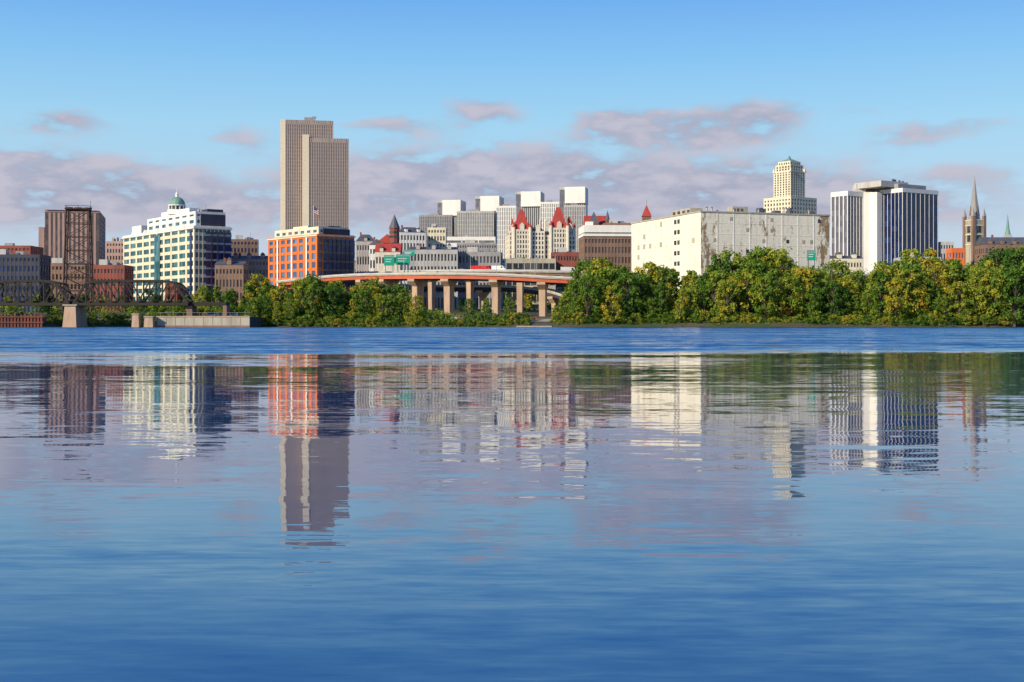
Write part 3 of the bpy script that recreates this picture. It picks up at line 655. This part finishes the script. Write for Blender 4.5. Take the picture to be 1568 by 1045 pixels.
def treemesh(seed,H,R,base,ncl,nl,ls,cs=1.):
    r=random.Random(seed); V=[];Fc=[];mi=[];cv=[]
    def tube(p,q,r0,r1):
        p=Vector(p);q=Vector(q);d=(q-p).normalized();u=d.orthogonal().normalized();v=d.cross(u);o=len(V)
        for c,rr in((p,r0),(q,r1)):
            for i in range(6):
                a=i*math.pi/3; V.append(tuple(c+u*rr*math.cos(a)+v*rr*math.sin(a)))
        for i in range(6):
            Fc.append((o+i,o+(i+1)%6,o+6+(i+1)%6,o+6+i)); mi.append(1); cv.append(0)
    pts=[(0,0,-1)]; x=y=0
    for i in range(1,5):
        x+=r.uniform(-.5,.5);y+=r.uniform(-.5,.5); pts.append((x,y,H*.85*i/4))
    for i in range(4): tube(pts[i],pts[i+1],.34*(1-i*.22)*H/14,.34*(1-(i+1)*.22)*H/14)
    for c in range(ncl):
        t=r.random(); z=base*H+(1-base)*H*t*.93
        rad=R*math.sqrt(max(.03,1-abs((t-.40)/.64)**2.0))*r.uniform(.35,1.0); a=r.uniform(0,6.283)
        cx,cy=rad*math.cos(a),rad*math.sin(a)
        s0=pts[min(3,max(1,int(t*4)))]
        if c%2==0: tube((s0[0],s0[1],min(s0[2],z*.8)),(cx*.95,cy*.95,z),.13*H/14,.03)
        cr_=R*r.uniform(.15,.34)*cs; cval=r.random()
        for i in range(nl):
            d=Vector((r.gauss(0,1),r.gauss(0,1),r.gauss(0,.8))).normalized()*cr_*r.random()**.45*r.choice((1,1,1.25))
            p=Vector((cx,cy,z))+d; n_=(d.normalized()+Vector((r.gauss(0,.5),r.gauss(0,.5),r.gauss(0,.5)+.3))).normalized()
            u=n_.orthogonal().normalized(); ang=r.uniform(0,6.28); v=n_.cross(u); u,v=u*math.cos(ang)+v*math.sin(ang),v*math.cos(ang)-u*math.sin(ang)
            s=ls*r.uniform(.5,1.3); o=len(V)
            V.extend([tuple(p-u*s),tuple(p-v*s*.55),tuple(p+u*s),tuple(p+v*s*.55)]); Fc.append((o,o+1,o+2,o+3)); mi.append(0); cv.append(min(1,max(0,cval+r.gauss(0,.15))))
    me=bpy.data.meshes.new('tree_mesh'); me.from_pydata(V,[],Fc); me.materials.append(LEAF); me.materials.append(BARK)
    me.polygons.foreach_set('material_index',mi)
    at=me.attributes.new('clump','FLOAT','FACE'); at.data.foreach_set('value',cv)
    return me
TV=[treemesh(i,15,r_,bs_,n_,52,.36) for i,(r_,bs_,n_) in enumerate(((4.2,.12,66),(3.2,.15,52),(4.8,.1,72),(2.7,.1,46),(4.0,.22,50),(4.4,.08,66)))]
BV=[treemesh(20+i,5,3.0,.0,28,44,.25) for i in range(3)]
FV=[treemesh(40+i,12,5,.08,24,28,.6,1.2) for i in range(3)]
def par(name):
    e=bpy.data.objects.new(name,None); COL.objects.link(e); return e
def put(p,me,name,x,y,z,s,r,sz=1):
    o=bpy.data.objects.new(name,me); COL.objects.link(o); o.parent=p; o.location=(x,y,z); o.scale=(s,s,s*sz); o.rotation_euler=(r.gauss(0,.05),r.gauss(0,.05),r.uniform(0,6.28))
tp=[(-60,462),(285,462),(300,440),(330,428),(380,420),(430,424),(470,412),(510,420),(545,434),(575,422),(610,430),(640,452),(655,478),(845,478),(862,436),(875,408),(910,396),(1000,400),(1040,414),(1080,398),(1120,386),(1180,380),(1250,396),(1300,402),(1370,384),(1420,384),(1470,400),(1520,384),(1568,376),(1700,380)]
def top(px):
    for (a,ta),(c,tb) in zip(tp,tp[1:]):
        if px<=c: return ta+(tb-ta)*(px-a)/(c-a)
    return 382
r=random.Random(11); belt=par('riverside_tree_belt'); bush=par('riverbank_bushes')
for row,(y0_,step) in enumerate(((407,3.8),(414,4.0),(423,4.4),(434,5.4))):
    x=X(290,y0_)
    while x<X(1660,y0_):
        y=y0_+r.uniform(-2.5,2.5); px=784+x/y*F; t=top(px)
        if t<470 and not(px<385 and y<416):
            h=(HZ-t)/F*y+CAMZ-g(y); h*=(r.uniform(.42,.88) if row==0 else r.uniform(.6,.95) if row==1 else r.uniform(.66,1.1))
            if h>4: s=h/15; sw=s if s>.6 else .3+s*.5; put(belt,r.choice(TV),'tree',x,y,g(y)-.3,sw,r,s/sw)
        x+=step*r.uniform(.7,1.3)
for y0_,step,smin,smax in((402.5,1.9,.35,.75),(405,2.4,.5,1.0),(410,4,.5,1.0)):
    x=X(-40,y0_)
    while x<X(1640,y0_):
        px=784+x/y0_*F
        if not(222<px<388) and not(805<px<846) and r.random()<(1 if px>380 else .75):
            y=y0_+3*math.sin(x*.05)*.6+r.uniform(-.5,.8)+1; put(bush,r.choice(BV),'bush',x,y,max(.1,g(y)-.3),r.uniform(smin,smax),r,r.uniform(.7,1.1))
        x+=step*r.uniform(.6,1.4)
for i in range(26): put(bush,r.choice(BV),'bush',X(240,412)+i*1.2,411+r.uniform(0,4),1.5,r.uniform(.7,1.2),r,r.uniform(.8,1.2))
hill=par('hillside_trees')
for i in range(620):
    y=r.uniform(455,1250)**1; px=r.uniform(-60,1640); 
    if y<590 and 560<px<870: continue
    if 400<y<530 and px<300 and r.random()<.3: continue
    put(hill,r.choice(FV),'tree',X(px,y),y,g(y)-.3,r.uniform(.45,.95) if y>600 else r.uniform(.4,.75),r)
for p,y,s in((405,452,.9),(470,470,1),(720,455,.5),(780,470,.55),(905,445,1.2)):
    o=bpy.data.objects.new('maple_tree',r.choice(TV)); COL.objects.link(o); o.location=(X(p,y),y,g(y)-.2); o.scale=(s,s,s)
# ------------------------------------------------------------ camera
cam=bpy.data.cameras.new('camera'); co_=bpy.data.objects.new('camera',cam); COL.objects.link(co_)
co_.location=(0,0,CAMZ); co_.rotation_euler=(math.radians(90),0,0)
cam.sensor_width=36; cam.lens=36*F/1568; cam.shift_y=-(522.5-HZ)/1568; cam.clip_end=20000; cam.clip_start=.1
scene.camera=co_
scene.view_settings.view_transform='Standard'; scene.view_settings.look='None'; scene.view_settings.exposure=0
